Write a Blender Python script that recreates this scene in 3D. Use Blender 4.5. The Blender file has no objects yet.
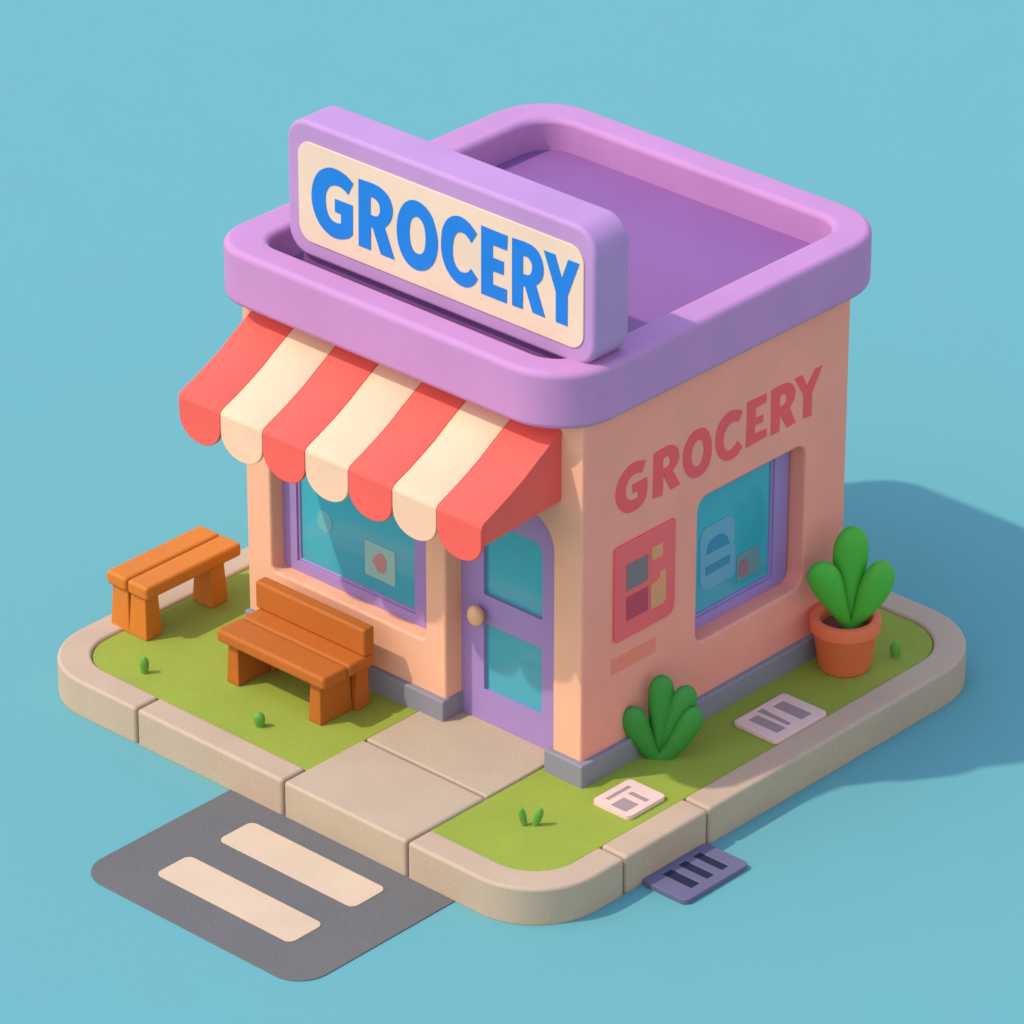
import bpy, bmesh, math, random
from mathutils import Vector, Matrix
random.seed(4)
scene = bpy.context.scene
COL = scene.collection
R = math.radians
SB = -0.358          # level of the ground sheet; the block's top is z = 0
GZ = -0.022          # top of the lawn

# ------------------------------------------------------------------ materials
def lin(c):
    r = []
    for v in c:
        v /= 255.0
        r.append(v / 12.92 if v <= 0.04045 else ((v + 0.055) / 1.055) ** 2.4)
    return r

def mat(name, rgb, rough=0.55, var=0.05, bump=0.05, scale=60.0, spec=0.4, big=0.04, metallic=0.0, alpha=1.0, coat=0.0):
    """rgb = linear base colour. Fine grain + soft large mottling, procedural."""
    m = bpy.data.materials.new(name)
    m.use_nodes = True
    nt = m.node_tree
    N, L = nt.nodes, nt.links
    b = N['Principled BSDF']
    b.inputs['Roughness'].default_value = rough
    b.inputs['Specular IOR Level'].default_value = spec
    b.inputs['Metallic'].default_value = metallic
    b.inputs['Alpha'].default_value = alpha
    b.inputs['Coat Weight'].default_value = coat
    tc = N.new('ShaderNodeTexCoord')
    geo = N.new('ShaderNodeNewGeometry')
    n1 = N.new('ShaderNodeTexNoise'); n1.inputs['Scale'].default_value = scale; n1.inputs['Detail'].default_value = 3
    n2 = N.new('ShaderNodeTexNoise'); n2.inputs['Scale'].default_value = 1.7; n2.inputs['Detail'].default_value = 4
    L.new(geo.outputs['Position'], n1.inputs['Vector']); L.new(geo.outputs['Position'], n2.inputs['Vector'])
    def mr(src, a):
        k = N.new('ShaderNodeMapRange')
        k.inputs['From Min'].default_value = 0.3; k.inputs['From Max'].default_value = 0.7
        k.inputs['To Min'].default_value = 1 - a; k.inputs['To Max'].default_value = 1 + a
        L.new(src, k.inputs['Value']); return k.outputs['Result']
    mu = N.new('ShaderNodeMath'); mu.operation = 'MULTIPLY'
    L.new(mr(n1.outputs['Fac'], var), mu.inputs[0]); L.new(mr(n2.outputs['Fac'], big), mu.inputs[1])
    vm = N.new('ShaderNodeVectorMath'); vm.operation = 'SCALE'
    vm.inputs[0].default_value = rgb[:3]
    L.new(mu.outputs[0], vm.inputs['Scale'])
    L.new(vm.outputs['Vector'], b.inputs['Base Color'])
    rm = mr(n2.outputs['Fac'], 0.12)
    rr = N.new('ShaderNodeMath'); rr.operation = 'MULTIPLY'; rr.inputs[0].default_value = rough
    L.new(rm, rr.inputs[1]); L.new(rr.outputs[0], b.inputs['Roughness'])
    if bump:
        bp = N.new('ShaderNodeBump'); bp.inputs['Strength'].default_value = bump; bp.inputs['Distance'].default_value = 0.01
        L.new(n1.outputs['Fac'], bp.inputs['Height']); L.new(bp.outputs['Normal'], b.inputs['Normal'])
    return m

M = {}
def mk(name, rgb, **k): M[name] = mat(name, rgb, **k)
# linear base colours
mk('ground_blue',   (0.1328, 0.3616, 0.3634), rough=.85, var=.07, big=.006, bump=.03, scale=100, spec=.15)
mk('kerb_stone',    (0.5269, 0.3752, 0.2499), rough=.75, var=.09, bump=.18, scale=90, spec=.3)
mk('path_stone',    (0.5120, 0.3855, 0.2552), rough=.75, var=.09, bump=.18, scale=90, spec=.3)
mk('bed',           (0.1681, 0.1345, 0.1092), rough=.9)
mk('grass_green',   (0.3006, 0.3592, 0.0460), rough=.85, var=.15, bump=.3, scale=100, spec=.15)
mk('asphalt',       (0.1481, 0.1367, 0.1259), rough=.85, var=.15, bump=.25, scale=100, spec=.2)
mk('marking',       (0.6472, 0.4669, 0.3031), rough=.7, var=.04)
mk('wall_peach',    (0.8730, 0.4316, 0.2593), rough=.75, var=.07, bump=.1, scale=95, spec=.15)
mk('plinth_grey',   (0.2495, 0.2348, 0.2602), rough=.75, var=.06, bump=.12, scale=90)
mk('lilac',         (0.5301, 0.2350, 0.4530), rough=.6, var=.035, bump=.04, scale=90, spec=.25)
mk('deck_purple',   (0.2634, 0.0991, 0.2776), rough=.6, var=.05, bump=.06, scale=90)
mk('sign_cream',    (0.8062, 0.5650, 0.3991), rough=.6, var=.02)
mk('sign_blue',     (0.0070, 0.1782, 0.5755), rough=.5, var=.02, bump=0)
mk('frame_purple',  (0.3597, 0.2248, 0.4781), rough=.45, var=.04, bump=.04)
mk('glass_teal',    (0.0515, 0.3716, 0.4489), rough=.12, var=.02, bump=0, spec=.5, coat=.3)
mk('awning_red',    (0.8600, 0.1187, 0.0897), rough=.75, var=.04, bump=.06, scale=100, spec=.08)
mk('awning_cream',  (0.8600, 0.5156, 0.3257), rough=.75, var=.03, bump=.06, scale=100, spec=.15)
mk('knob_peach',    (0.8740, 0.4470, 0.2269), rough=.35, var=.02)
mk('lettering_red', (0.9300, 0.0926, 0.1012), rough=.6, var=.04)
mk('poster_red',    (0.9300, 0.1197, 0.1162), rough=.4, var=.04, bump=0)
mk('poster_dark',   (0.5293, 0.0504, 0.0857), rough=.5, var=.03, bump=0)
mk('poster_grey',   (0.2185, 0.1614, 0.1572), rough=.5, var=.03, bump=0)
mk('poster_tan',    (0.7932, 0.3000, 0.1301), rough=.5, var=.03, bump=0)
mk('poster_coral',  (0.7765, 0.1765, 0.1411), rough=.5, var=.03, bump=0)
mk('brick_coral',   (0.9300, 0.2239, 0.1414), rough=.7, var=.05)
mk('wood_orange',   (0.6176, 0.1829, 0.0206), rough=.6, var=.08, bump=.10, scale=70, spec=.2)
mk('terracotta',    (0.8713, 0.1668, 0.0599), rough=.65, var=.05, bump=.06)
mk('soil',          (0.1915, 0.0643, 0.0336), rough=.95, var=.15, bump=.4)
mk('leaf_green',    (0.0786, 0.4282, 0.0326), rough=.5, var=.06, bump=.04)
mk('tuft_green',    (0.1300, 0.3375, 0.0420), rough=.6, var=.05)
mk('grate_purple',  (0.1429, 0.1256, 0.2042), rough=.55, var=.05)
mk('slot_dark',     (.014, .014, .040), rough=.8, var=.03)
mk('tile_pink',     (0.8068, 0.5546, 0.4542), rough=.6, var=.04)
mk('tile_mark',     (0.3630, 0.2622, 0.2370), rough=.7, var=.04)
mk('sticker_pale',  (0.3025, 0.4832, 0.4067), rough=.4, var=.03, bump=0)
mk('sticker_blue',  (0.1614, 0.3697, 0.4899), rough=.4, var=.03, bump=0)
mk('sticker_deep',  (0.0504, 0.2437, 0.3866), rough=.4, var=.02, bump=0)
mk('sticker_pink',  (0.5210, 0.2269, 0.1765), rough=.4, var=.03, bump=0)
mk('sticker_dot',   (0.1420, 0.4235, 0.4235), rough=.4, var=.02, bump=0)
mk('sticker_grey',  (0.1614, 0.2773, 0.2773), rough=.4, var=.02, bump=0)
mk('sticker_rose',  (0.3932, 0.1513, 0.1891), rough=.4, var=.02, bump=0)
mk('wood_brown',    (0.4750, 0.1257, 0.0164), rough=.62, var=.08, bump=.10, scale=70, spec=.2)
mk('wall_peach_shaded',   (0.9500, 0.3301, 0.2352), rough=.75, var=.07, bump=.1, scale=95, spec=.15)  # the peach wall's pinker shaded tone, put into the base colour
mk('lilac_sign',         (0.4777, 0.2497, 0.4807), rough=.6, var=.035, bump=.04, scale=90, spec=.25)
mk('leaf_deep',     (0.0408, 0.2700, 0.0330), rough=.5, var=.06, bump=.04)

# ------------------------------------------------------------------ helpers
def link(name, me, m=None, parent=None, bevel=0.0, seg=3, smooth=True, angle=40):
    o = bpy.data.objects.new(name, me)
    COL.objects.link(o)
    if m is not None and not me.materials:
        for k in (m if isinstance(m, (list, tuple)) else [m]): me.materials.append(M[k])
    if parent: o.parent = parent
    if smooth:
        for p in me.polygons: p.use_smooth = True
        me.set_sharp_from_angle(angle=R(angle))
    if bevel:
        b = o.modifiers.new('bevel', 'BEVEL')
        b.width = bevel; b.segments = seg; b.limit_method = 'ANGLE'; b.angle_limit = R(38)
        b.harden_normals = True; b.use_clamp_overlap = True
        me.set_sharp_from_angle(angle=R(180))
    return o

def mesh_of(bm, name='m'):
    bmesh.ops.recalc_face_normals(bm, faces=bm.faces)
    me = bpy.data.meshes.new(name); bm.to_mesh(me); bm.free(); return me

def tag(o, label=None, cat=None, group=None, kind=None):
    if label: o['label'] = label
    if cat: o['category'] = cat
    if group: o['group'] = group
    if kind: o['kind'] = kind
    return o

def empty(name, loc, label, cat, group=None):
    o = bpy.data.objects.new(name, None); COL.objects.link(o); o.location = loc
    o.empty_display_size = 0.2
    return tag(o, label, cat, group)

def local(o):
    """children are modelled in world coordinates: shift their mesh to the parent's base"""
    for c in o.children:
        c.data.transform(Matrix.Translation(-Vector(o.location)))
        for g in c.children: g.data.transform(Matrix.Translation(-Vector(o.location)))

def rrect(a0, b0, a1, b1, r, n=8):
    """rounded rectangle outline, counter-clockwise; r = one radius or four (a0b0, a1b0, a1b1, a0b1)"""
    rs = r if isinstance(r, (tuple, list)) else (r,) * 4
    pts = []
    for (cx, cy, sx, sy, st), q in zip(((a0, b0, 1, 1, 180), (a1, b0, -1, 1, 270), (a1, b1, -1, -1, 0), (a0, b1, 1, -1, 90)), rs):
        if q <= 1e-5: pts.append((cx, cy)); continue
        for i in range(n + 1):
            t = R(st + 90 * i / n)
            pts.append((cx + sx * q + q * math.cos(t), cy + sy * q + q * math.sin(t)))
    return pts

def prism_bm(bm, pts, lo, hi, axis=2):
    """extrude a 2D outline along an axis (0: pts=(y,z), 1: pts=(x,z), 2: pts=(x,y))"""
    def P(p, h): return {0: (h, p[0], p[1]), 1: (p[0], h, p[1]), 2: (p[0], p[1], h)}[axis]
    A = [bm.verts.new(P(p, lo)) for p in pts]; B = [bm.verts.new(P(p, hi)) for p in pts]
    n = len(pts)
    bm.faces.new(A); bm.faces.new(B)
    for i in range(n): bm.faces.new((A[i], A[(i + 1) % n], B[(i + 1) % n], B[i]))
    return A, B

def prism(name, pts, lo, hi, m, parent=None, axis=2, bevel=0.0, seg=3):
    bm = bmesh.new(); prism_bm(bm, pts, lo, hi, axis)
    return link(name, mesh_of(bm), m, parent, bevel, seg)

def plate(loops, lo, hi, axis, name='p'):
    """flat plate with holes: loops[0] outline, others holes; filled as a 2D curve, then given thickness"""
    cu = bpy.data.curves.new(name, 'CURVE'); cu.dimensions = '2D'; cu.fill_mode = 'BOTH'
    cu.extrude = abs(hi - lo) / 2
    for lp in loops:
        s = cu.splines.new('POLY'); s.points.add(len(lp) - 1)
        for q, p in zip(s.points, lp): q.co = (p[0], p[1], 0, 1)
        s.use_cyclic_u = True
    t = bpy.data.objects.new('t', cu)
    me = bpy.data.meshes.new_from_object(t)
    bpy.data.objects.remove(t); bpy.data.curves.remove(cu)
    mid = (lo + hi) / 2
    for v in me.vertices:
        x, y, z = v.co
        v.co = {0: (mid + z, x, y), 1: (x, mid + z, y), 2: (x, y, mid + z)}[axis]
    bm = bmesh.new(); bm.from_mesh(me)
    bmesh.ops.remove_doubles(bm, verts=bm.verts, dist=1e-4)
    bmesh.ops.dissolve_limit(bm, angle_limit=R(1), verts=bm.verts, edges=bm.edges)
    return mesh_of(bm)

def boolean(me, cutters):
    o = bpy.data.objects.new('b', me); COL.objects.link(o)
    cs = []
    for c in cutters:
        k = bpy.data.objects.new('c', c); COL.objects.link(k); cs.append(k)
        md = o.modifiers.new('x', 'BOOLEAN'); md.operation = 'DIFFERENCE'; md.solver = 'EXACT'; md.object = k
    dg = bpy.context.evaluated_depsgraph_get(); dg.update()
    out = bpy.data.meshes.new_from_object(o.evaluated_get(dg))
    for k in cs + [o]: bpy.data.objects.remove(k)
    return out

def prism_mesh(pts, lo, hi, axis):
    bm = bmesh.new(); prism_bm(bm, pts, lo, hi, axis); return mesh_of(bm)

def strip_pairs(outer, inner, lo, hi):
    """solid between two open rails (kerb pieces)"""
    bm = bmesh.new()
    n = len(outer)
    V = [[bm.verts.new((p[0], p[1], h)) for p in rail] for rail in (outer, inner) for h in (lo, hi)]
    ol, oh, il, ih = V
    for i in range(n - 1):
        bm.faces.new((ol[i], ol[i+1], oh[i+1], oh[i])); bm.faces.new((il[i], ih[i], ih[i+1], il[i+1]))
        bm.faces.new((oh[i], oh[i+1], ih[i+1], ih[i])); bm.faces.new((ol[i], il[i], il[i+1], ol[i+1]))
    for i in (0, n - 1): bm.faces.new((ol[i], oh[i], ih[i], il[i]))
    return mesh_of(bm)

def ring_bm(bm, outer, inner, lo, hi):
    n = len(outer)
    ol = [bm.verts.new((*p, lo)) for p in outer]; oh = [bm.verts.new((*p, hi)) for p in outer]
    il = [bm.verts.new((*p, lo)) for p in inner]; ih = [bm.verts.new((*p, hi)) for p in inner]
    for i in range(n):
        j = (i + 1) % n
        for a, b in ((ol, oh), (oh, ih), (ih, il), (il, ol)): bm.faces.new((a[i], a[j], b[j], b[i]))

def frustum(bm, x0, x1, y0, y1, z0, z1, s, sk=(0, 0)):
    """box whose foot is wider by s than its top"""
    lo = [(x0 - s, y0 - s), (x1 + s, y0 - s), (x1 + s, y1 + s), (x0 - s, y1 + s)]
    hi = [(x0, y0), (x1, y0), (x1, y1), (x0, y1)]
    A = [bm.verts.new((*p, z0)) for p in lo]; B = [bm.verts.new((*p, z1)) for p in hi]
    bm.faces.new(A); bm.faces.new(B)
    for i in range(4): bm.faces.new((A[i], A[(i+1) % 4], B[(i+1) % 4], B[i]))

def box(name, x0, x1, y0, y1, z0, z1, m, parent=None, bevel=0.0, seg=3):
    return prism(name, [(x0, y0), (x1, y0), (x1, y1), (x0, y1)], z0, z1, m, parent, 2, bevel, seg)

def leaf(name, p0, p1, w, m, parent, thick=0.6, bend=(0, 0, 0), r0=0.02, peak=0.68, up=None):
    """plump club-shaped leaf from p0 to tip p1, half width w, facing sideways to axis"""
    p0, p1, bend = Vector(p0), Vector(p1), Vector(bend)
    bm = bmesh.new(); rings = []; nr, ns = 22, 16
    axis = (p1 - p0); side = Vector((0.735, 0.678, 0)); 
    side = (side - axis.normalized() * side.dot(axis.normalized())).normalized()
    nrm = axis.cross(side).normalized()
    def prof(t):
        if t <= peak:
            u = t / peak; u = u * u * (3 - 2 * u); return r0 + (w - r0) * u
        u = (t - peak) / (1 - peak); return w * math.sqrt(max(0, 1 - u ** 2.3))
    for i in range(nr + 1):
        t = i / nr; t = 1 - (1 - t) ** 1.35
        c = p0 + axis * t + bend * (4 * t * (1 - t))
        r = prof(min(t, 0.9995))
        ring = []
        for k in range(ns):
            a = 2 * math.pi * k / ns
            ring.append(bm.verts.new(c + side * math.cos(a) * r + nrm * math.sin(a) * max(r * thick, min(r, 0.02))))
        rings.append(ring)
    for a, b in zip(rings, rings[1:]):
        for k in range(ns): bm.faces.new((a[k], a[(k+1) % ns], b[(k+1) % ns], b[k]))
    bm.faces.new(rings[0]); bm.faces.new(rings[-1])
    return link(name, mesh_of(bm), m, parent, angle=80)

def lathe(name, prof, c, m, parent, n=56, angle=35):
    bm = bmesh.new(); rings = []
    for r, z in prof:
        rings.append([bm.verts.new((c[0] + r * math.cos(2*math.pi*k/n), c[1] + r * math.sin(2*math.pi*k/n), z)) for k in range(n)])
    for a, b in zip(rings, rings[1:]):
        for k in range(n): bm.faces.new((a[k], a[(k+1) % n], b[(k+1) % n], b[k]))
    bm.faces.new(rings[0]); bm.faces.new(rings[-1])
    return link(name, mesh_of(bm), m, parent, angle=angle)

SUN, SKY, EXPO, AIR, DUST, OZ = 1.65, .15, .58, 2.6, 1, 3
SIGN_LETTERS = [('G',[[(-2702,4731),(-2723,4746),(-2745,4760),(-2768,4773),(-2793,4784),(-2819,4792),(-2846,4798),(-2874,4802),(-2903,4804),(-2925,4804),(-2947,4803),(-2970,4799),(-2994,4793),(-3022,4781),(-3050,4767),(-3076,4750),(-3099,4731),(-3123,4705),(-3142,4678),(-3158,4649),(-3171,4621),(-3183,4588),(-3191,4556),(-3196,4524),(-3200,4492),(-3201,4464),(-3200,4437),(-3196,4411),(-3191,4385),(-3184,4360),(-3175,4335),(-3164,4311),(-3152,4288),(-3137,4267),(-3121,4246),(-3103,4227),(-3083,4210),(-3062,4196),(-3038,4184),(-3013,4173),(-2987,4164),(-2968,4160),(-2947,4157),(-2925,4157),(-2903,4158),(-2886,4160),(-2869,4164),(-2851,4169),(-2833,4174),(-2816,4181),(-2798,4189),(-2780,4198),(-2763,4208),(-2750,4218),(-2739,4228),(-2727,4240),(-2717,4252),(-2712,4525),(-2923,4524),(-2923,4404),(-2852,4402),(-2854,4316),(-2868,4311),(-2881,4307),(-2895,4304),(-2907,4304),(-2924,4305),(-2941,4307),(-2956,4311),(-2969,4318),(-2985,4329),(-2998,4343),(-3008,4358),(-3017,4374),(-3024,4396),(-3029,4419),(-3032,4443),(-3034,4467),(-3035,4486),(-3034,4506),(-3032,4526),(-3027,4546),(-3021,4563),(-3013,4580),(-3003,4596),(-2991,4612),(-2979,4623),(-2965,4632),(-2950,4640),(-2934,4646),(-2917,4651),(-2899,4654),(-2882,4656),(-2865,4656),(-2850,4655),(-2836,4651),(-2823,4646),(-2810,4641),(-2798,4634),(-2787,4627),(-2777,4619),(-2766,4611)]]),('R',[[(-2639,4800),(-2591,4802),(-2543,4804),(-2496,4805),(-2450,4804),(-2428,4802),(-2407,4799),(-2387,4795),(-2368,4789),(-2345,4779),(-2324,4767),(-2304,4754),(-2287,4739),(-2273,4721),(-2262,4702),(-2254,4681),(-2247,4659),(-2244,4641),(-2244,4623),(-2245,4603),(-2248,4583),(-2253,4565),(-2259,4546),(-2267,4528),(-2277,4509),(-2290,4491),(-2305,4473),(-2321,4455),(-2338,4438),(-2227,4177),(-2387,4177),(-2481,4396),(-2503,4394),(-2507,4177),(-2648,4176)],[(-2501,4674),(-2488,4675),(-2475,4676),(-2463,4675),(-2452,4673),(-2438,4668),(-2425,4661),(-2414,4652),(-2405,4642),(-2398,4632),(-2395,4619),(-2392,4606),(-2392,4592),(-2392,4581),(-2393,4569),(-2397,4558),(-2402,4546),(-2408,4537),(-2415,4528),(-2424,4520),(-2434,4514),(-2443,4510),(-2451,4509),(-2460,4509),(-2468,4509),(-2478,4508),(-2486,4509),(-2495,4509),(-2504,4510)]]),('O',[[(-2026,4794),(-2046,4785),(-2066,4774),(-2084,4762),(-2101,4747),(-2120,4724),(-2137,4701),(-2151,4676),(-2163,4652),(-2174,4625),(-2181,4598),(-2187,4572),(-2192,4546),(-2195,4520),(-2197,4495),(-2198,4471),(-2197,4446),(-2195,4420),(-2192,4393),(-2188,4368),(-2181,4343),(-2172,4318),(-2161,4294),(-2149,4271),(-2135,4249),(-2120,4232),(-2105,4216),(-2087,4202),(-2067,4189),(-2049,4180),(-2030,4174),(-2008,4169),(-1986,4166),(-1967,4166),(-1946,4168),(-1925,4173),(-1904,4180),(-1883,4189),(-1861,4201),(-1841,4214),(-1823,4230),(-1804,4250),(-1787,4271),(-1773,4293),(-1761,4315),(-1750,4342),(-1741,4369),(-1734,4396),(-1729,4422),(-1726,4448),(-1724,4473),(-1724,4497),(-1726,4521),(-1730,4549),(-1735,4577),(-1743,4604),(-1751,4631),(-1761,4656),(-1771,4680),(-1783,4703),(-1798,4724),(-1813,4741),(-1831,4756),(-1850,4769),(-1871,4781),(-1889,4790),(-1909,4797),(-1929,4801),(-1952,4804),(-1969,4805),(-1988,4804),(-2007,4800)],[(-1973,4658),(-1987,4652),(-2000,4643),(-2012,4632),(-2021,4621),(-2031,4603),(-2037,4585),(-2042,4567),(-2045,4549),(-2048,4529),(-2050,4509),(-2051,4490),(-2050,4471),(-2049,4450),(-2047,4429),(-2043,4408),(-2038,4389),(-2032,4374),(-2025,4359),(-2015,4346),(-2004,4334),(-1995,4328),(-1983,4323),(-1971,4320),(-1957,4319),(-1947,4320),(-1937,4322),(-1926,4326),(-1916,4332),(-1905,4341),(-1896,4351),(-1888,4362),(-1882,4373),(-1875,4394),(-1870,4415),(-1867,4435),(-1865,4455),(-1864,4477),(-1863,4498),(-1865,4520),(-1867,4540),(-1870,4559),(-1874,4577),(-1879,4594),(-1886,4610),(-1894,4622),(-1903,4633),(-1914,4643),(-1926,4651),(-1936,4656),(-1948,4659),(-1960,4660)]]),('C',[[(-1277,4717),(-1294,4734),(-1311,4750),(-1330,4765),(-1350,4779),(-1368,4790),(-1387,4800),(-1407,4808),(-1429,4813),(-1449,4816),(-1471,4817),(-1493,4815),(-1516,4809),(-1539,4801),(-1562,4789),(-1584,4775),(-1603,4758),(-1623,4735),(-1640,4710),(-1653,4684),(-1664,4659),(-1674,4627),(-1679,4595),(-1683,4564),(-1685,4534),(-1686,4503),(-1686,4474),(-1684,4445),(-1679,4417),(-1673,4389),(-1664,4361),(-1653,4335),(-1640,4310),(-1628,4290),(-1614,4272),(-1598,4254),(-1580,4238),(-1562,4224),(-1543,4212),(-1523,4202),(-1500,4193),(-1478,4188),(-1456,4185),(-1431,4185),(-1406,4188),(-1385,4194),(-1364,4203),(-1344,4215),(-1326,4228),(-1308,4246),(-1294,4265),(-1281,4285),(-1270,4306),(-1348,4378),(-1354,4367),(-1362,4357),(-1369,4348),(-1379,4339),(-1388,4332),(-1398,4325),(-1408,4320),(-1419,4317),(-1433,4314),(-1447,4313),(-1461,4313),(-1472,4316),(-1489,4324),(-1503,4333),(-1515,4345),(-1526,4358),(-1535,4376),(-1543,4395),(-1548,4415),(-1552,4436),(-1554,4459),(-1555,4484),(-1554,4508),(-1551,4533),(-1548,4553),(-1544,4574),(-1539,4594),(-1531,4615),(-1523,4629),(-1514,4642),(-1503,4655),(-1490,4665),(-1475,4673),(-1460,4677),(-1444,4679),(-1430,4679),(-1415,4676),(-1401,4669),(-1389,4661),(-1377,4653),(-1367,4645),(-1358,4636),(-1349,4626),(-1341,4616)]]),('E',[[(-1228,4813),(-931,4809),(-939,4676),(-1099,4675),(-1099,4559),(-974,4559),(-978,4441),(-1100,4437),(-1100,4314),(-940,4316),(-943,4191),(-1230,4190)]]),('R',[[(-881,4810),(-832,4813),(-784,4816),(-736,4817),(-690,4814),(-666,4811),(-644,4805),(-623,4797),(-605,4786),(-587,4771),(-572,4753),(-559,4733),(-549,4713),(-541,4693),(-536,4671),(-533,4649),(-531,4626),(-532,4605),(-534,4584),(-539,4562),(-548,4540),(-561,4519),(-577,4499),(-595,4480),(-614,4461),(-512,4202),(-652,4203),(-735,4412),(-760,4411),(-763,4199),(-881,4196)],[(-760,4685),(-747,4688),(-734,4690),(-722,4691),(-711,4689),(-698,4684),(-686,4676),(-677,4667),(-668,4657),(-663,4646),(-659,4634),(-657,4622),(-657,4609),(-658,4595),(-661,4580),(-666,4566),(-672,4552),(-678,4544),(-686,4537),(-694,4531),(-704,4527),(-718,4523),(-732,4522),(-746,4522),(-760,4523)]]),('Y',[[(-528,4809),(-402,4811),(-329,4623),(-258,4810),(-138,4810),(-264,4483),(-265,4205),(-392,4204),(-393,4475)]])]
WALL_LETTERS = [('G',[[(779,2795),(732,2697),(714,2704),(697,2711),(680,2716),(665,2717),(640,2717),(616,2713),(595,2707),(576,2698),(561,2685),(549,2669),(540,2651),(533,2632),(529,2613),(527,2593),(529,2571),(534,2548),(541,2534),(551,2520),(565,2506),(579,2494),(593,2487),(607,2483),(621,2481),(635,2479),(649,2478),(662,2478),(674,2479),(686,2481),(685,2543),(619,2549),(613,2626),(800,2629),(802,2599),(804,2569),(804,2539),(802,2511),(798,2487),(792,2464),(783,2442),(770,2423),(752,2407),(732,2393),(708,2382),(681,2374),(654,2370),(624,2369),(592,2372),(559,2380),(531,2393),(504,2410),(480,2431),(458,2453),(439,2479),(425,2505),(415,2531),(408,2556),(404,2584),(403,2612),(406,2638),(411,2663),(418,2686),(428,2707),(440,2727),(454,2745),(473,2765),(493,2783),(516,2798),(541,2811),(566,2820),(592,2827),(621,2830),(652,2830),(682,2826),(714,2818),(746,2807)]]),('R',[[(881,2817),(904,2820),(927,2822),(951,2824),(975,2825),(999,2826),(1024,2827),(1049,2826),(1076,2823),(1096,2818),(1116,2812),(1137,2802),(1155,2790),(1172,2773),(1185,2754),(1195,2735),(1201,2717),(1206,2694),(1208,2672),(1205,2652),(1199,2634),(1185,2614),(1168,2597),(1147,2581),(1126,2567),(1227,2397),(1107,2390),(1007,2569),(999,2376),(878,2393)],[(999,2719),(1011,2726),(1024,2731),(1038,2733),(1055,2731),(1067,2725),(1077,2715),(1085,2703),(1089,2693),(1092,2676),(1092,2660),(1088,2646),(1079,2635),(1064,2628),(1045,2625),(1024,2625),(1001,2626)]]),('O',[[(1516,2823),(1485,2832),(1455,2836),(1427,2836),(1402,2833),(1375,2825),(1351,2814),(1330,2800),(1313,2783),(1294,2758),(1279,2731),(1267,2701),(1259,2670),(1256,2642),(1257,2612),(1261,2581),(1268,2549),(1277,2523),(1288,2497),(1303,2471),(1321,2445),(1335,2429),(1352,2415),(1371,2402),(1390,2393),(1417,2384),(1444,2379),(1470,2377),(1493,2379),(1520,2386),(1544,2397),(1565,2411),(1583,2428),(1599,2450),(1611,2475),(1620,2502),(1626,2530),(1629,2562),(1630,2596),(1628,2630),(1622,2666),(1616,2690),(1608,2715),(1596,2740),(1581,2765),(1568,2782),(1553,2799),(1535,2813)],[(1473,2726),(1452,2729),(1434,2728),(1418,2723),(1405,2715),(1391,2700),(1382,2683),(1375,2664),(1370,2644),(1367,2620),(1365,2595),(1367,2569),(1375,2542),(1384,2525),(1398,2507),(1415,2492),(1433,2482),(1454,2480),(1471,2484),(1485,2493),(1496,2504),(1509,2521),(1517,2541),(1523,2562),(1526,2585),(1528,2607),(1527,2631),(1522,2656),(1515,2681),(1508,2694),(1499,2707),(1486,2719)]]),('C',[[(2027,2794),(1978,2708),(1960,2717),(1942,2725),(1925,2731),(1909,2734),(1889,2734),(1870,2731),(1854,2725),(1840,2718),(1823,2705),(1809,2689),(1798,2672),(1789,2653),(1784,2630),(1781,2606),(1782,2580),(1788,2553),(1794,2534),(1804,2515),(1818,2496),(1836,2480),(1851,2473),(1866,2472),(1880,2475),(1893,2479),(1915,2488),(1936,2499),(1954,2511),(1972,2525),(2032,2451),(2021,2435),(2009,2420),(1994,2407),(1976,2396),(1954,2388),(1929,2383),(1902,2380),(1873,2381),(1850,2385),(1826,2392),(1802,2402),(1780,2415),(1757,2434),(1738,2455),(1722,2476),(1709,2498),(1696,2527),(1687,2556),(1681,2584),(1678,2611),(1677,2641),(1679,2670),(1684,2697),(1691,2724),(1701,2746),(1713,2767),(1728,2787),(1746,2803),(1768,2819),(1791,2832),(1818,2843),(1848,2849),(1871,2850),(1897,2846),(1924,2840),(1952,2832),(1970,2825),(1989,2816),(2008,2805)]]),('E',[[(2089,2851),(2340,2842),(2342,2762),(2201,2754),(2200,2659),(2304,2653),(2302,2586),(2195,2589),(2193,2509),(2351,2500),(2354,2426),(2085,2414)]]),('R',[[(2407,2848),(2451,2851),(2496,2852),(2541,2852),(2589,2848),(2610,2844),(2631,2838),(2653,2828),(2672,2816),(2690,2799),(2704,2780),(2715,2761),(2722,2743),(2727,2720),(2727,2698),(2724,2678),(2718,2660),(2707,2639),(2692,2621),(2675,2605),(2657,2589),(2742,2416),(2629,2407),(2529,2577),(2523,2410),(2413,2409)],[(2523,2746),(2536,2751),(2550,2754),(2565,2754),(2581,2750),(2593,2742),(2603,2730),(2610,2718),(2613,2707),(2614,2691),(2612,2676),(2606,2664),(2596,2654),(2581,2648),(2563,2646),(2543,2646),(2521,2648)]]),('Y',[[(2718,2843),(2819,2843),(2888,2712),(2989,2839),(3089,2837),(2956,2622),(2955,2401),(2848,2410),(2844,2638)]])]
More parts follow.
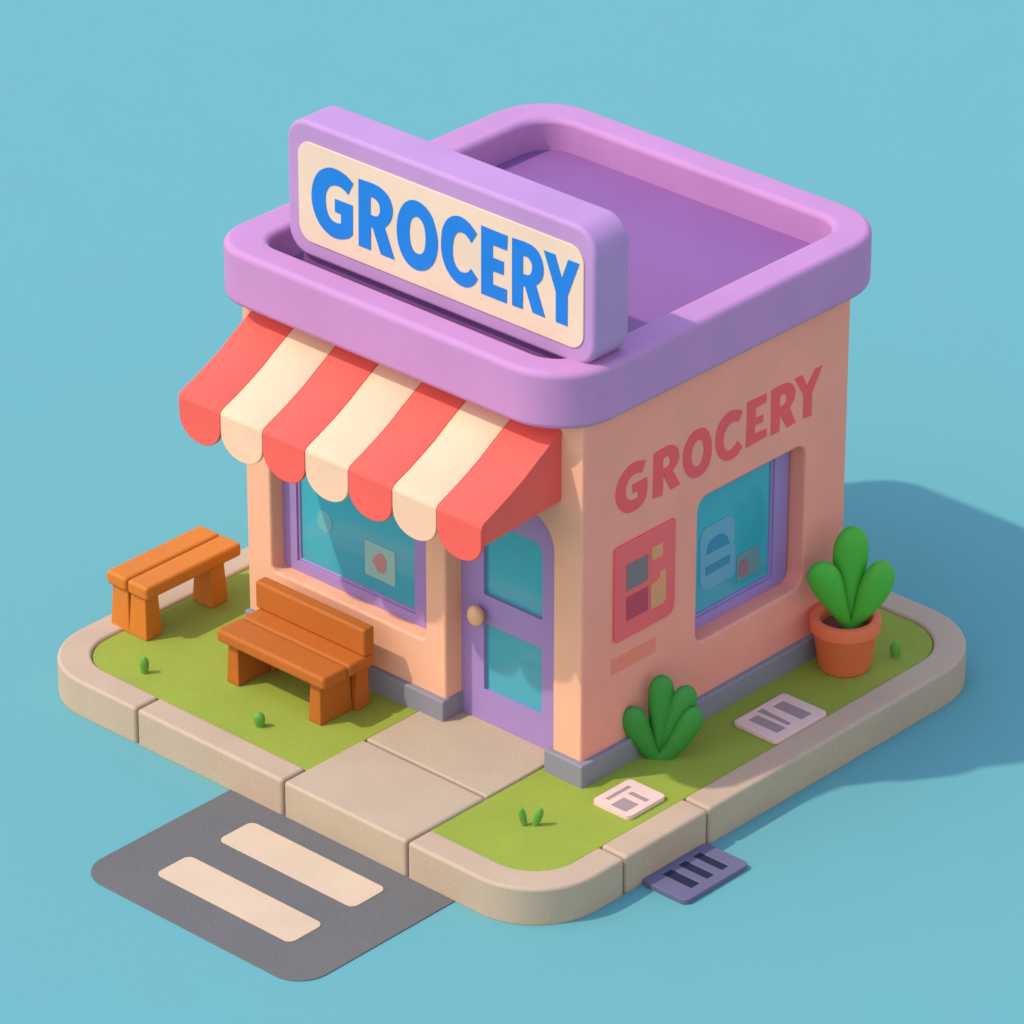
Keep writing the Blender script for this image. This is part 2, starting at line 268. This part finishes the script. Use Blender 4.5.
# ------------------------------------------------------------------ the setting
def flat(name, pts, z, m):
    bm = bmesh.new(); bm.faces.new([bm.verts.new((*p, z)) for p in pts]); return link(name, mesh_of(bm), m, smooth=False)
tag(flat('ground', [(-250, -250), (250, -250), (250, 250), (-250, 250)], SB, 'ground_blue'), kind='structure')
rd = prism('road', rrect(-2.53, -3.54, .13, -1.60, (.30, .30, 0, 0), 10), SB - .05, SB + .012, 'asphalt', bevel=.006, seg=2)
tag(rd, kind='structure')
for y0, y1 in ((-3.12, -2.72), (-2.38, -1.97)):
    tag(prism('road_marking', rrect(-2.01, y0, -.41, y1, .07, 6), SB + .004, SB + .020, 'marking', bevel=.003, seg=2), kind='structure')

SX0, SX1, SY0, SY1 = -5.105, 1.095, -1.715, 4.425
KW = .288; RO, RI = .68, .44
# the bed under everything on the block
bed = prism('block_bed', rrect(SX0 + .03, SY0 + .03, SX1 - .03, SY1 - .03, .80, 10), SB - .02, -.10, 'bed')
tag(bed, kind='structure')
def arc(cx, cy, r, a0, a1, n=14):
    return [(cx + r * math.cos(R(a0 + (a1 - a0) * i / n)), cy + r * math.sin(R(a0 + (a1 - a0) * i / n))) for i in range(n + 1)]
G = .011
IX0, IX1, IY0, IY1 = SX0 + KW, SX1 - KW, SY0 + KW, SY1 - KW
def corner(ix):
    """matching outer/inner rails of a corner: 0 front-left 1 front-right 2 back-right 3 back-left"""
    ro, ri = ((RO, RI), (RO, RI), (.82, .54), (RO, RI))[ix]
    ox = (SX0 + ro, SX1 - ro, SX1 - ro, SX0 + ro)[ix]; oy = (SY0 + ro, SY0 + ro, SY1 - ro, SY1 - ro)[ix]
    cx = (IX0 + ri, IX1 - ri, IX1 - ri, IX0 + ri)[ix]; cy = (IY0 + ri, IY0 + ri, IY1 - ri, IY1 - ri)[ix]
    a = (180, 270, 0, 90)[ix]
    return arc(ox, oy, ro, a, a + 90), arc(cx, cy, ri, a, a + 90)
def kerb(o, i):
    k = link('kerb', strip_pairs(o, i, SB - .02, 0.0), 'kerb_stone', bevel=.034, seg=4)
    return tag(k, kind='structure')
JL, JP0, JP1, JR0, JR1 = -3.69, -1.885, -.425, -.665, .395
c0o, c0i = corner(0); c1o, c1i = corner(1); c2o, c2i = corner(2); c3o, c3i = corner(3)
kerb([(SX0, 1.2)] + c0o + [(JL - G, SY0)], [(IX0, 1.2)] + c0i + [(JL - G, IY0)])
kerb([(JL + G, SY0), (JP0 - G, SY0)], [(JL + G, IY0), (JP0 - G, IY0)])
kerb([(JP1 + G, SY0)] + c1o + [(SX1, JR0 - G)], [(JP1 + G, IY0)] + c1i + [(IX1, JR0 - G)])
kerb([(SX1, JR0 + G), (SX1, JR1 - G)], [(IX1, JR0 + G), (IX1, JR1 - G)])
kerb([(SX1, JR1 + G)] + c2o + [(-1.6, SY1)], [(IX1, JR1 + G)] + c2i + [(-1.6, IY1)])
kerb([(-1.6 - 2 * G, SY1)] + c3o + [(SX0, 1.2 + 2 * G)], [(-1.6 - 2 * G, IY1)] + c3i + [(IX0, 1.2 + 2 * G)])
# path of two big slabs
tag(box('path', JP0 + G, JP1 - G, SY0 + .002, -.740, SB - .02, -.002, 'path_stone', bevel=.030, seg=4), kind='structure')
tag(box('path', JP0 + .02, JP1 - G, -.712, .30, -.12, -.006, 'path_stone', bevel=.022), kind='structure')
# lawn, one sheet either side of the path, tucked under the kerb's inner edge
e = -.004
lw = link('lawn', prism_mesh(rrect(IX0 - e, IY0 - e, JP0 + .012, 3.0, (RI, 0, 0, 0), 10), -.13, GZ, 2), 'grass_green', bevel=.012, seg=2)
tag(lw, kind='structure')
lw = link('lawn', prism_mesh([(JP1 - .004, IY0 - e)] + rrect(IX0, IY0 - e, IX1 + e, IY1 + e, (0, RI, .54, 0), 10)[1:-1] + [(JP1 - .004, IY1 + e)], -.13, GZ, 2), 'grass_green', bevel=.012, seg=2)
tag(lw, kind='structure')

# ------------------------------------------------------------------ the shop
shop = empty('shop_building', (-2, 1.7, 0), 'small peach corner grocery shop with lilac roof rim and striped awning', 'shop')
wallm = prism_mesh([(-4, 0), (0, 0), (0, 3.46), (-4, 3.46)], .15, 3.47, 2)
win_f = rrect(-3.70, .685, -1.827, 2.35, .06, 5)
door_o = rrect(-1.585, -.05, -.338, 2.40, (0, 0, .30, .30), 10)
win_s = rrect(1.475, .735, 2.905, 2.145, (.10, .13, .13, .13), 7)
cut = [prism_mesh(win_f, -.4, .22, 1), prism_mesh(door_o, -.4, .27, 1), prism_mesh(win_s, -.24, .4, 0)]
wallm = boolean(wallm, cut)
wallm.materials.clear()
wo = link('wall', wallm, ['wall_peach', 'wall_peach_shaded'], shop, bevel=.028, seg=3)
for p in wallm.polygons:      # side facing the bush: same peach, its pinker shade painted in, window reveal included
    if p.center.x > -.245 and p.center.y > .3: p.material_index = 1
# plinth, with a notch for the doorway
pp = [(-4.006, -.06), (-1.565, -.06), (-1.565, .24), (-.385, .24), (-.385, -.06), (.06, -.06), (.06, 3.52), (-4.006, 3.52)]
prism('plinth', pp, -.10, .196, 'plinth_grey', shop, bevel=.02)
# roof rim and sunk deck
bm = bmesh.new()
ring_bm(bm, rrect(-4.139, -.323, .094, 3.987, (.45, .60, .60, .60), 14), rrect(-3.764, -.019, -.247, 3.662, (.24, .30, .30, .34), 14), 3.385, 3.913)
rim = link('roof_rim', mesh_of(bm), 'lilac', shop, bevel=.062, seg=5)
deck = prism('roof_deck', rrect(-3.80, -.05, -.21, 3.70, .36, 12), 3.50, 3.600, 'deck_purple', rim)
prism('soffit', rrect(-4.07, -.25, .02, 3.91, .55, 12), 3.405, 3.495, 'lilac', rim)

# front window
def window(outer, inner, lo, hi, gl, axis, parent, bev=.018):
    f = link('window', plate([outer, inner], lo, hi, axis), 'frame_purple', parent, bevel=bev, seg=2)
    return f
fw = window(rrect(-3.708, .677, -1.819, 2.358, .05, 4), rrect(-3.53, .785, -2.085, 2.2, .012, 3), .15, .219, 0, 1, shop)
link('inner_rim', plate([rrect(-3.56, .755, -2.055, 2.23, 0), rrect(-3.503, .812, -2.115, 2.17, .01, 3)], .169, .205, 1), 'frame_purple', fw, bevel=.008, seg=2)
prism('pane', rrect(-3.60, .72, -2.0, 2.3, 0), .185, .214, 'glass_teal', fw, 1)
st = prism('sticker', rrect(-2.722, .944, -2.355, 1.286, .02, 3), .1805, .1845, 'sticker_pale', fw, 1)
tag(st, 'pale square sticker with a pink blob in the front window')
st = prism('sticker_blob', [(-2.533,1.215),(-2.600,1.165),(-2.632,1.108),(-2.59,1.06),(-2.557,1.02),(-2.49,1.03),(-2.462,1.08),(-2.462,1.16),(-2.495,1.205)], .1765, .1800, 'sticker_pink', fw, 1)
st = prism('sticker', [(-3.212 + .094 * math.cos(t * math.pi / 16), 1.285 + .105 * math.sin(t * math.pi / 16)) for t in range(32)], .1805, .1845, 'sticker_dot', fw, 1)
tag(st, 'round pale teal sticker in the front window')

# side window
sw = window(rrect(1.467, .727, 2.880, 2.153, (.09, .11, .12, .12), 7), rrect(1.64, .842, 2.690, 2.02, .012, 3), -.239, -.170, 0, 0, shop)
link('inner_rim', plate([rrect(1.61, .81, 2.72, 2.05, 0), rrect(1.665, .866, 2.664, 1.995, .01, 3)], -.225, -.189, 0), 'frame_purple', sw, bevel=.008, seg=2)
prism('pane', rrect(1.55, .78, 2.78, 2.10, 0), -.234, -.205, 'glass_teal', sw, 0)
st = prism('sticker', [(1.793,1.600),(1.83,1.64),(2.128,1.650),(2.194,1.626),(2.235,1.568),(2.240,1.392),(2.212,1.350),(2.248,1.32),(2.250,1.049),(2.22,1.02),(1.885,1.020),(1.82,1.05),(1.780,1.130),(1.774,1.54)], -.2045, -.2005, 'sticker_blue', sw, 0)
tag(st, 'pale blue sticker with a dark half moon and a bar on the side window')
prism('sticker_mark', [(1.872,1.372),(1.875,1.441),(1.905,1.485),(1.951,1.507),(2.02,1.512),(2.081,1.500),(2.134,1.450),(2.170,1.372)], -.2000, -.1965, 'sticker_deep', sw, 0)
prism('sticker_mark', [(1.856,1.250),(2.173,1.254),(2.176,1.176),(1.862,1.170)], -.2000, -.1965, 'sticker_deep', sw, 0)
st = prism('sticker', rrect(2.275, .937, 2.574, 1.20, .03, 4), -.2045, -.2005, 'sticker_grey', sw, 0)
tag(st, 'small greyish sticker with a rosy blot on the side window')
prism('sticker_mark', [(2.37 + .065 * math.cos(t * math.pi / 10), 1.045 + .085 * math.sin(t * math.pi / 10)) for t in range(20)], -.2000, -.1965, 'sticker_rose', sw, 0)

for c in sw.children:
    if c.name.startswith('sticker'): c.data.transform(Matrix.Translation((0, -.037, .026)))
# door
dr = link('door', plate([rrect(-1.590, -.004, -.333, 2.405, (0, 0, .305, .305), 10),
                         rrect(-1.318, 1.255, -.637, 1.985, (.015, .015, .11, .015), 6),
                         rrect(-1.318, .312, -.643, .975, .015, 3)], .20, .268, 1), 'frame_purple', shop, bevel=.014, seg=2)
prism('pane', rrect(-1.36, 1.22, -.60, 2.02, 0), .236, .262, 'glass_teal', dr, 1)
prism('pane', rrect(-1.36, .28, -.60, 1.01, 0), .236, .262, 'glass_teal', dr, 1)
bm = bmesh.new()
bmesh.ops.create_uvsphere(bm, u_segments=28, v_segments=18, radius=1)
bmesh.ops.scale(bm, vec=(.085, .062, .098), verts=bm.verts); bmesh.ops.translate(bm, vec=(-1.345, .125, 1.065), verts=bm.verts)
prev = bmesh.ops.create_cone(bm, cap_ends=True, segments=20, radius1=.04, radius2=.035, depth=.06)
bmesh.ops.rotate(bm, cent=(0, 0, 0), matrix=Matrix.Rotation(R(90), 3, 'X'), verts=prev['verts'])
bmesh.ops.translate(bm, vec=(-1.345, .18, 1.065), verts=prev['verts'])
tag(link('door_knob', mesh_of(bm), 'knob_peach', dr), 'round peach door knob')

# awning: seven stripes, closed cheeks at both ends, scalloped valance
AX0, AX1 = -3.80, -.241; NS = 7; SW = (AX1 - AX0) / NS
prof = [(.02, 3.300), (-.14, 3.212), (-.30, 3.118), (-.46, 3.018), (-.62, 2.936), (-.78, 2.862), (-.90, 2.812), (-.955, 2.787), (-.976, 2.762), (-.980, 2.735)]
def canopy_mesh():
    bm = bmesh.new(); T = .035
    for s in range(NS):
        x0, x1 = AX0 + s * SW, AX0 + (s + 1) * SW
        g = .004
        xs = [x0 + (g if s else 0), x0 + .02, x1 - .02, x1 - (g if s < NS - 1 else 0)]
        dz = [-.007 if s else -.004, 0, 0, -.007 if s < NS - 1 else -.004]
        top = [[bm.verts.new((x, y - (.003 if d == 0 else 0), z + d)) for x, d in zip(xs, dz)] for y, z in prof]
        bot = [[bm.verts.new((x, min(y + .03, .02), z - T - (0 if z > 2.79 else -.005))) for x in (xs[0], xs[-1])] for y, z in prof]
        fs = []
        for a, b in zip(top, top[1:]):
            for k in range(3): fs.append(bm.faces.new((a[k], b[k], b[k+1], a[k+1])))
        for (a, b), (c, d) in zip(zip(top, top[1:]), zip(bot, bot[1:])):
            fs.append(bm.faces.new((c[0], c[1], d[1], d[0])))
            fs.append(bm.faces.new((a[0], c[0], d[0], b[0]))); fs.append(bm.faces.new((a[3], b[3], d[1], c[1])))
        fs.append(bm.faces.new((*top[0], bot[0][1], bot[0][0]))); fs.append(bm.faces.new((*top[-1], bot[-1][1], bot[-1][0])))
        for f in fs: f.material_index = s % 2
    return mesh_of(bm)
can = link('awning', canopy_mesh(), ['awning_red', 'awning_cream'], shop, angle=50)
tag(can, 'red and cream striped awning with a scalloped edge')
for s in range(NS):
    x0, x1 = AX0 + s * SW, AX0 + (s + 1) * SW
    g = .003; n = 18; cx = (x0 + x1) / 2; hw = SW / 2 - g
    zt, zs, zb = 2.752, 2.555, 2.372
    zs = 2.585 if s not in (0,) else 2.60
    pts = [(cx - hw, zt)] + [(cx - hw * math.cos(math.pi * i / n), zs - (zs - zb) * math.sin(math.pi * i / n) ** .92) for i in range(n + 1)] + [(cx + hw, zt)]
    prism('valance', pts, -.982, -.945, 'awning_cream' if s % 2 else 'awning_red', can, 1, bevel=.008, seg=2)
cheek = [(.0, 3.262), (-.14, 3.178), (-.30, 3.084), (-.46, 2.984), (-.62, 2.902), (-.78, 2.828), (-.90, 2.778), (-.944, 2.75), (-.944, 2.565), (-.02, 2.628), (.0, 2.65)]
for x in (AX0 + .004, AX1 - .034):
    prism('side_panel', cheek, x, x + .03, 'awning_red', can, 0)

# wall lettering, poster and accent on the shaded side
for i, (ch, loops) in enumerate(WALL_LETTERS):
    lp = [[(a / 1000, b / 1000) for a, b in l] for l in loops]
    link('wall_letter', plate(lp, -.004, .006, 0), 'lettering_red', shop, smooth=False)
prism('accent_brick', [(.367, .886), (.940, .886), (.945, 1.034), (.367, 1.034)], -.01, .004, 'brick_coral', shop, 0, bevel=.002, seg=1)
local(shop)

po = empty('wall_poster', (0.02, .77, 1.2), 'red poster with grey, dark red and tan blocks on the shaded wall', 'poster')
prism('sheet', rrect(.385, 1.19, 1.155, 2.105, (.05, .10, .02, .03), 6), .002, .028, 'poster_red', po, 0, bevel=.010, seg=3)
prism('block', rrect(.525, 1.655, .792, 1.905, 0), .0285, .0325, 'poster_grey', po, 0)
prism('block', rrect(.525, 1.363, .800, 1.590, 0), .0285, .0325, 'poster_dark', po, 0)
prism('block', rrect(.842, 1.82, .984, 1.945, .02, 3), .0285, .0325, 'poster_tan', po, 0)
prism('block', [(.838, 1.350), (.985, 1.350), (1.028, 1.372), (1.028, 1.672), (.951, 1.680), (.948, 1.625), (.900, 1.600), (.836, 1.590)], .0285, .0325, 'poster_tan', po, 0)
prism('border', rrect(.505, 1.345, .815, 1.960, .015, 3), .0265, .0295 - .0016, 'poster_coral', po, 0)
local(po)

# ------------------------------------------------------------------ rooftop sign
sg = empty('rooftop_sign', (-1.75, .29, 3.6), 'long lilac rooftop sign reading GROCERY in blue letters', 'sign')
prism('casing', rrect(-3.510, 3.868, .024, 5.135, .235, 10), .10, .535, 'lilac_sign', sg, 1, bevel=.045, seg=5)
prism('panel', rrect(-3.362, 4.022, -.092, 4.955, .15, 9), .088, .104, 'sign_cream', sg, 1, bevel=.006, seg=2)
for ch, loops in SIGN_LETTERS:
    lp = [[(a / 1000, b / 1000) for a, b in l] for l in loops]
    link('letter', plate(lp, .083, .090, 1), 'sign_blue', sg, smooth=False)
box('base', -3.40, -.34, .165, .47, 3.60, 3.90, 'deck_purple', sg, bevel=.01, seg=1)
local(sg)

# ------------------------------------------------------------------ benches
def bench(name, loc, label, L, leg_rows, planks, H, T, back=None, wood='wood_orange'):
    """modelled along x with its centre at the origin; planks = (y0, y1) pairs"""
    b = empty(name, loc, label, 'bench')
    for y0, y1 in planks: box('seat_plank', -L / 2, L / 2, y0, y1, H - T, H, wood, b, bevel=.034, seg=4)
    for (x0, x1, y0, y1, s) in leg_rows:
        bm = bmesh.new(); frustum(bm, x0, x1, y0, y1, 0, H - T + .005, s)
        link('leg', mesh_of(bm), wood, b, bevel=.012, seg=3)
    if back: box('backrest', back[0], back[1], back[2], back[3], H - .002, back[4], wood, b, bevel=.028, seg=4)
    return b
# bench with a back: x -3.52..-2.24, y -.86..-.22
L = 1.325
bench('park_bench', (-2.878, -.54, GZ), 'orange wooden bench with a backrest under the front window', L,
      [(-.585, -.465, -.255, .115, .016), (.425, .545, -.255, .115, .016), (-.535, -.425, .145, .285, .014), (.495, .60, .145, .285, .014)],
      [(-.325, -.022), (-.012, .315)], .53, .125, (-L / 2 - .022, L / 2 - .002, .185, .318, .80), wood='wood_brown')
# backless bench, lying along y: x -5.0..-4.47, y -.80..0.39
b1 = bench('backless_bench', (-4.735, -.215, GZ), 'orange wooden bench without a backrest near the rounded left corner', 1.19,
      [(-.56, -.40, -.205, -.018, .022), (-.56, -.40, .018, .215, .022), (.26, .425, -.205, .01, .022)],
      [(-.265, -.006), (.006, .265)], .555, .135)
b1.rotation_euler = (0, 0, R(90))
# after the turn local +y points to world -x

# ------------------------------------------------------------------ plants
PX, PY = .344, 3.096
pt = empty('potted_plant', (PX, PY, GZ), 'terracotta pot with three rounded green leaves by the back of the side wall', 'potted plant')
z0 = GZ
pot = lathe('pot', [(.20, z0), (.225, z0 + .008), (.236, z0 + .03), (.285, z0 + .385), (.286, z0 + .386), (.308, z0 + .386), (.314, z0 + .392), (.317, z0 + .485), (.311, z0 + .503), (.295, z0 + .512),
      (.250, z0 + .510), (.236, z0 + .495), (.228, z0 + .40), (.222, z0 + .36)], (PX, PY), 'terracotta', pt, angle=42)
lathe('soil', [(.0005, z0 + .395), (.12, z0 + .40), (.226, z0 + .392), (.226, z0 + .30), (.0005, z0 + .30)], (PX, PY), 'soil', pot)
rx, ry = .735, .678         # a horizontal direction across the plant
def off(a, d, z, c=(PX, PY)): return (c[0] + rx * a + .678 * d, c[1] + ry * a - .735 * d, z)
leaf('leaf', off(.03, .02, z0 + .36), off(.045, -.04, 1.36), .158, 'leaf_green', pt, thick=.55, bend=(-.02, 0, 0), r0=.05, peak=.74)
leaf('leaf', off(.05, .05, z0 + .36), off(-.27, .11, 1.075), .150, 'leaf_green', pt, thick=.55, bend=(-.015, -.015, .03), r0=.045, peak=.72)
leaf('leaf', off(.03, .05, z0 + .36), off(.335, .06, 1.065), .145, 'leaf_green', pt, thick=.55, bend=(.01, .01, -.03), r0=.035, peak=.72)
local(pt)
BX, BY = .165, .80
bu = empty('leafy_plant', (BX, BY, GZ), 'low green plant with four rounded leaves growing by the side plinth', 'plant')
def ob(a, d, z): return off(a, d, z, (BX, BY))
leaf('leaf', ob(.0, .0, z0 - .01), ob(.03, -.06, .745), .112, 'leaf_deep', bu, thick=.6, r0=.06, peak=.78)
leaf('leaf', ob(-.02, .03, z0 - .01), ob(-.245, .07, .50), .118, 'leaf_deep', bu, thick=.6, r0=.07, peak=.70, bend=(-.02, -.02, 0))
leaf('leaf', ob(.03, -.01, z0 - .01), ob(.265, -.03, .655), .115, 'leaf_deep', bu, thick=.6, r0=.06, peak=.76, bend=(.0, .0, -.01))
leaf('leaf', ob(.04, .04, z0 - .01), ob(.335, .06, .49), .105, 'leaf_deep', bu, thick=.6, r0=.07, peak=.70, bend=(.01, .01, -.03))
local(bu)
def tuft(x, y, blades, label):
    t = empty('grass_tuft', (x, y, GZ), label, 'grass tuft', 'grass tufts on the lawn')
    for a, tilt, h, w in blades:
        p = off(a, 0, GZ - .01, (x, y)); q = off(a + tilt, 0, GZ + h, (x, y))
        leaf('blade', p, q, w, 'tuft_green', t, thick=.7, r0=w * .75, peak=.6)
    local(t)
tuft(-4.115, -1.20, [(0, 0, .165, .042)], 'single stubby grass blade near the rounded left corner')
tuft(-2.70, -1.17, [(0, -.01, .14, .050)], 'single stubby grass blade in front of the bench with a backrest')
tuft(.14, -.79, [(-.05, -.035, .17, .033), (.035, .05, .17, .038)], 'two small grass blades on the front corner lawn by the path')
tuft(.575, 3.53, [(0, 0, .15, .050)], 'single stubby grass blade beside the flower pot')

# ------------------------------------------------------------------ covers and grate
def cover(name, x0, y0, x1, y1, z, h, m, mm, marks, label, cat, r=.045, depth=.006, group=None, cut=False):
    c = empty(name, ((x0 + x1) / 2, (y0 + y1) / 2, z), label, cat, group)
    outline = rrect(x0, y0, x1, y1, r, 6)
    if cut:
        link('grate_frame', plate([outline] + [rrect(*k, 0) for k in marks], z, z + h, 2), m, c, bevel=.007, seg=2)
        for k in marks: prism('slot', rrect(k[0] - .01, k[1] - .01, k[2] + .01, k[3] + .01, 0), z + .004, z + h - .009, mm, c)
    else:
        link('cover_plate', plate([outline] + [list(k) for k in marks], z, z + h, 2), m, c, bevel=.006, seg=2)
        for k in marks:
            xs = [p[0] for p in k]; ys = [p[1] for p in k]
            mx, my = sum(xs) / len(xs), sum(ys) / len(ys)
            prism('inset', [(mx + (px - mx) * 1.04, my + (py - my) * 1.04) for px, py in k], z + .002, z + h - .004, mm, c)
    local(c)
cover('drain_grate', 1.098, -.465, 1.595, .355, SB + .001, .052, 'grate_purple', 'slot_dark',
      [(1.165, -.275, 1.49, -.165), (1.165, -.075, 1.49, .02), (1.165, .115, 1.49, .205)], 'dark purple drain grate with three slots beside the kerb', 'drain grate', cut=True, r=.06)
cover('access_cover', .285, -.185, .705, .300, GZ + .001, .042, 'tile_pink', 'tile_mark',
      [[(.355, -.09), (.395, -.09), (.395, .21), (.355, .21)], [(.445, .10), (.645, .10), (.645, .155), (.445, .155)], [(.46, -.135), (.63, -.135), (.63, .035), (.46, .035)]],
      'small square pale pink cover with three marks near the shop corner', 'cover')
cover('access_cover', .305, 1.62, .812, 2.315, GZ + .001, .042, 'tile_pink', 'tile_mark',
      [[(.385, 1.74), (.715, 1.74), (.715, 1.86), (.385, 1.86)], [(.345, 1.905), (.70, 1.905), (.70, 1.95), (.345, 1.975)], [(.39, 2.06), (.72, 2.06), (.72, 2.20), (.39, 2.20)]],
      'larger oblong pale cover with three bars lying below the side window', 'cover')

# ------------------------------------------------------------------ light
sun_dir = Vector((.45, .65, -1.0)).normalized()       # the way the light travels
elev = math.asin(-sun_dir.z)
sd = bpy.data.lights.new('sun', 'SUN'); sd.energy = SUN; sd.angle = R(1.0); sd.color = (1.0, .945, .80)
so = bpy.data.objects.new('sun', sd); COL.objects.link(so)
so.rotation_euler = sun_dir.to_track_quat('-Z', 'Y').to_euler(); so.location = (-8, -10, 14)
w = bpy.data.worlds.new('World'); scene.world = w; w.use_nodes = True
nt = w.node_tree; sky = nt.nodes.new('ShaderNodeTexSky'); sky.sky_type = 'NISHITA'; sky.sun_disc = False
sky.sun_elevation = elev
to = -sun_dir
sky.sun_rotation = math.atan2(to.x, to.y)
sky.air_density = AIR; sky.dust_density = DUST; sky.ozone_density = OZ
bg = nt.nodes['Background']; bg.inputs['Strength'].default_value = SKY
tint = nt.nodes.new('ShaderNodeMix'); tint.data_type = 'RGBA'; tint.blend_type = 'MULTIPLY'; tint.inputs[0].default_value = 1
tint.inputs[7].default_value = (.99, .91, 1.08, 1)
nt.links.new(sky.outputs['Color'], tint.inputs[6]); nt.links.new(tint.outputs[2], bg.inputs['Color'])

# ------------------------------------------------------------------ camera
cd = bpy.data.cameras.new('camera'); cam = bpy.data.objects.new('camera', cd); COL.objects.link(cam)
cd.sensor_width = 36; cd.lens = 5427.13 / 1024 * 36; cd.clip_start = .5; cd.clip_end = 2000
cam.location = (26.5304, -29.6429, 23.7831)
yaw, pit = R(-42.67946), R(28.02885)
f = Vector((math.sin(yaw) * math.cos(pit), math.cos(yaw) * math.cos(pit), -math.sin(pit)))
cam.rotation_euler = f.to_track_quat('-Z', 'Y').to_euler()
scene.camera = cam
vs = scene.view_settings; vs.view_transform = 'Standard'; vs.look = 'None'; vs.exposure = EXPO; vs.gamma = 1
scene.render.resolution_x = scene.render.resolution_y = 1024
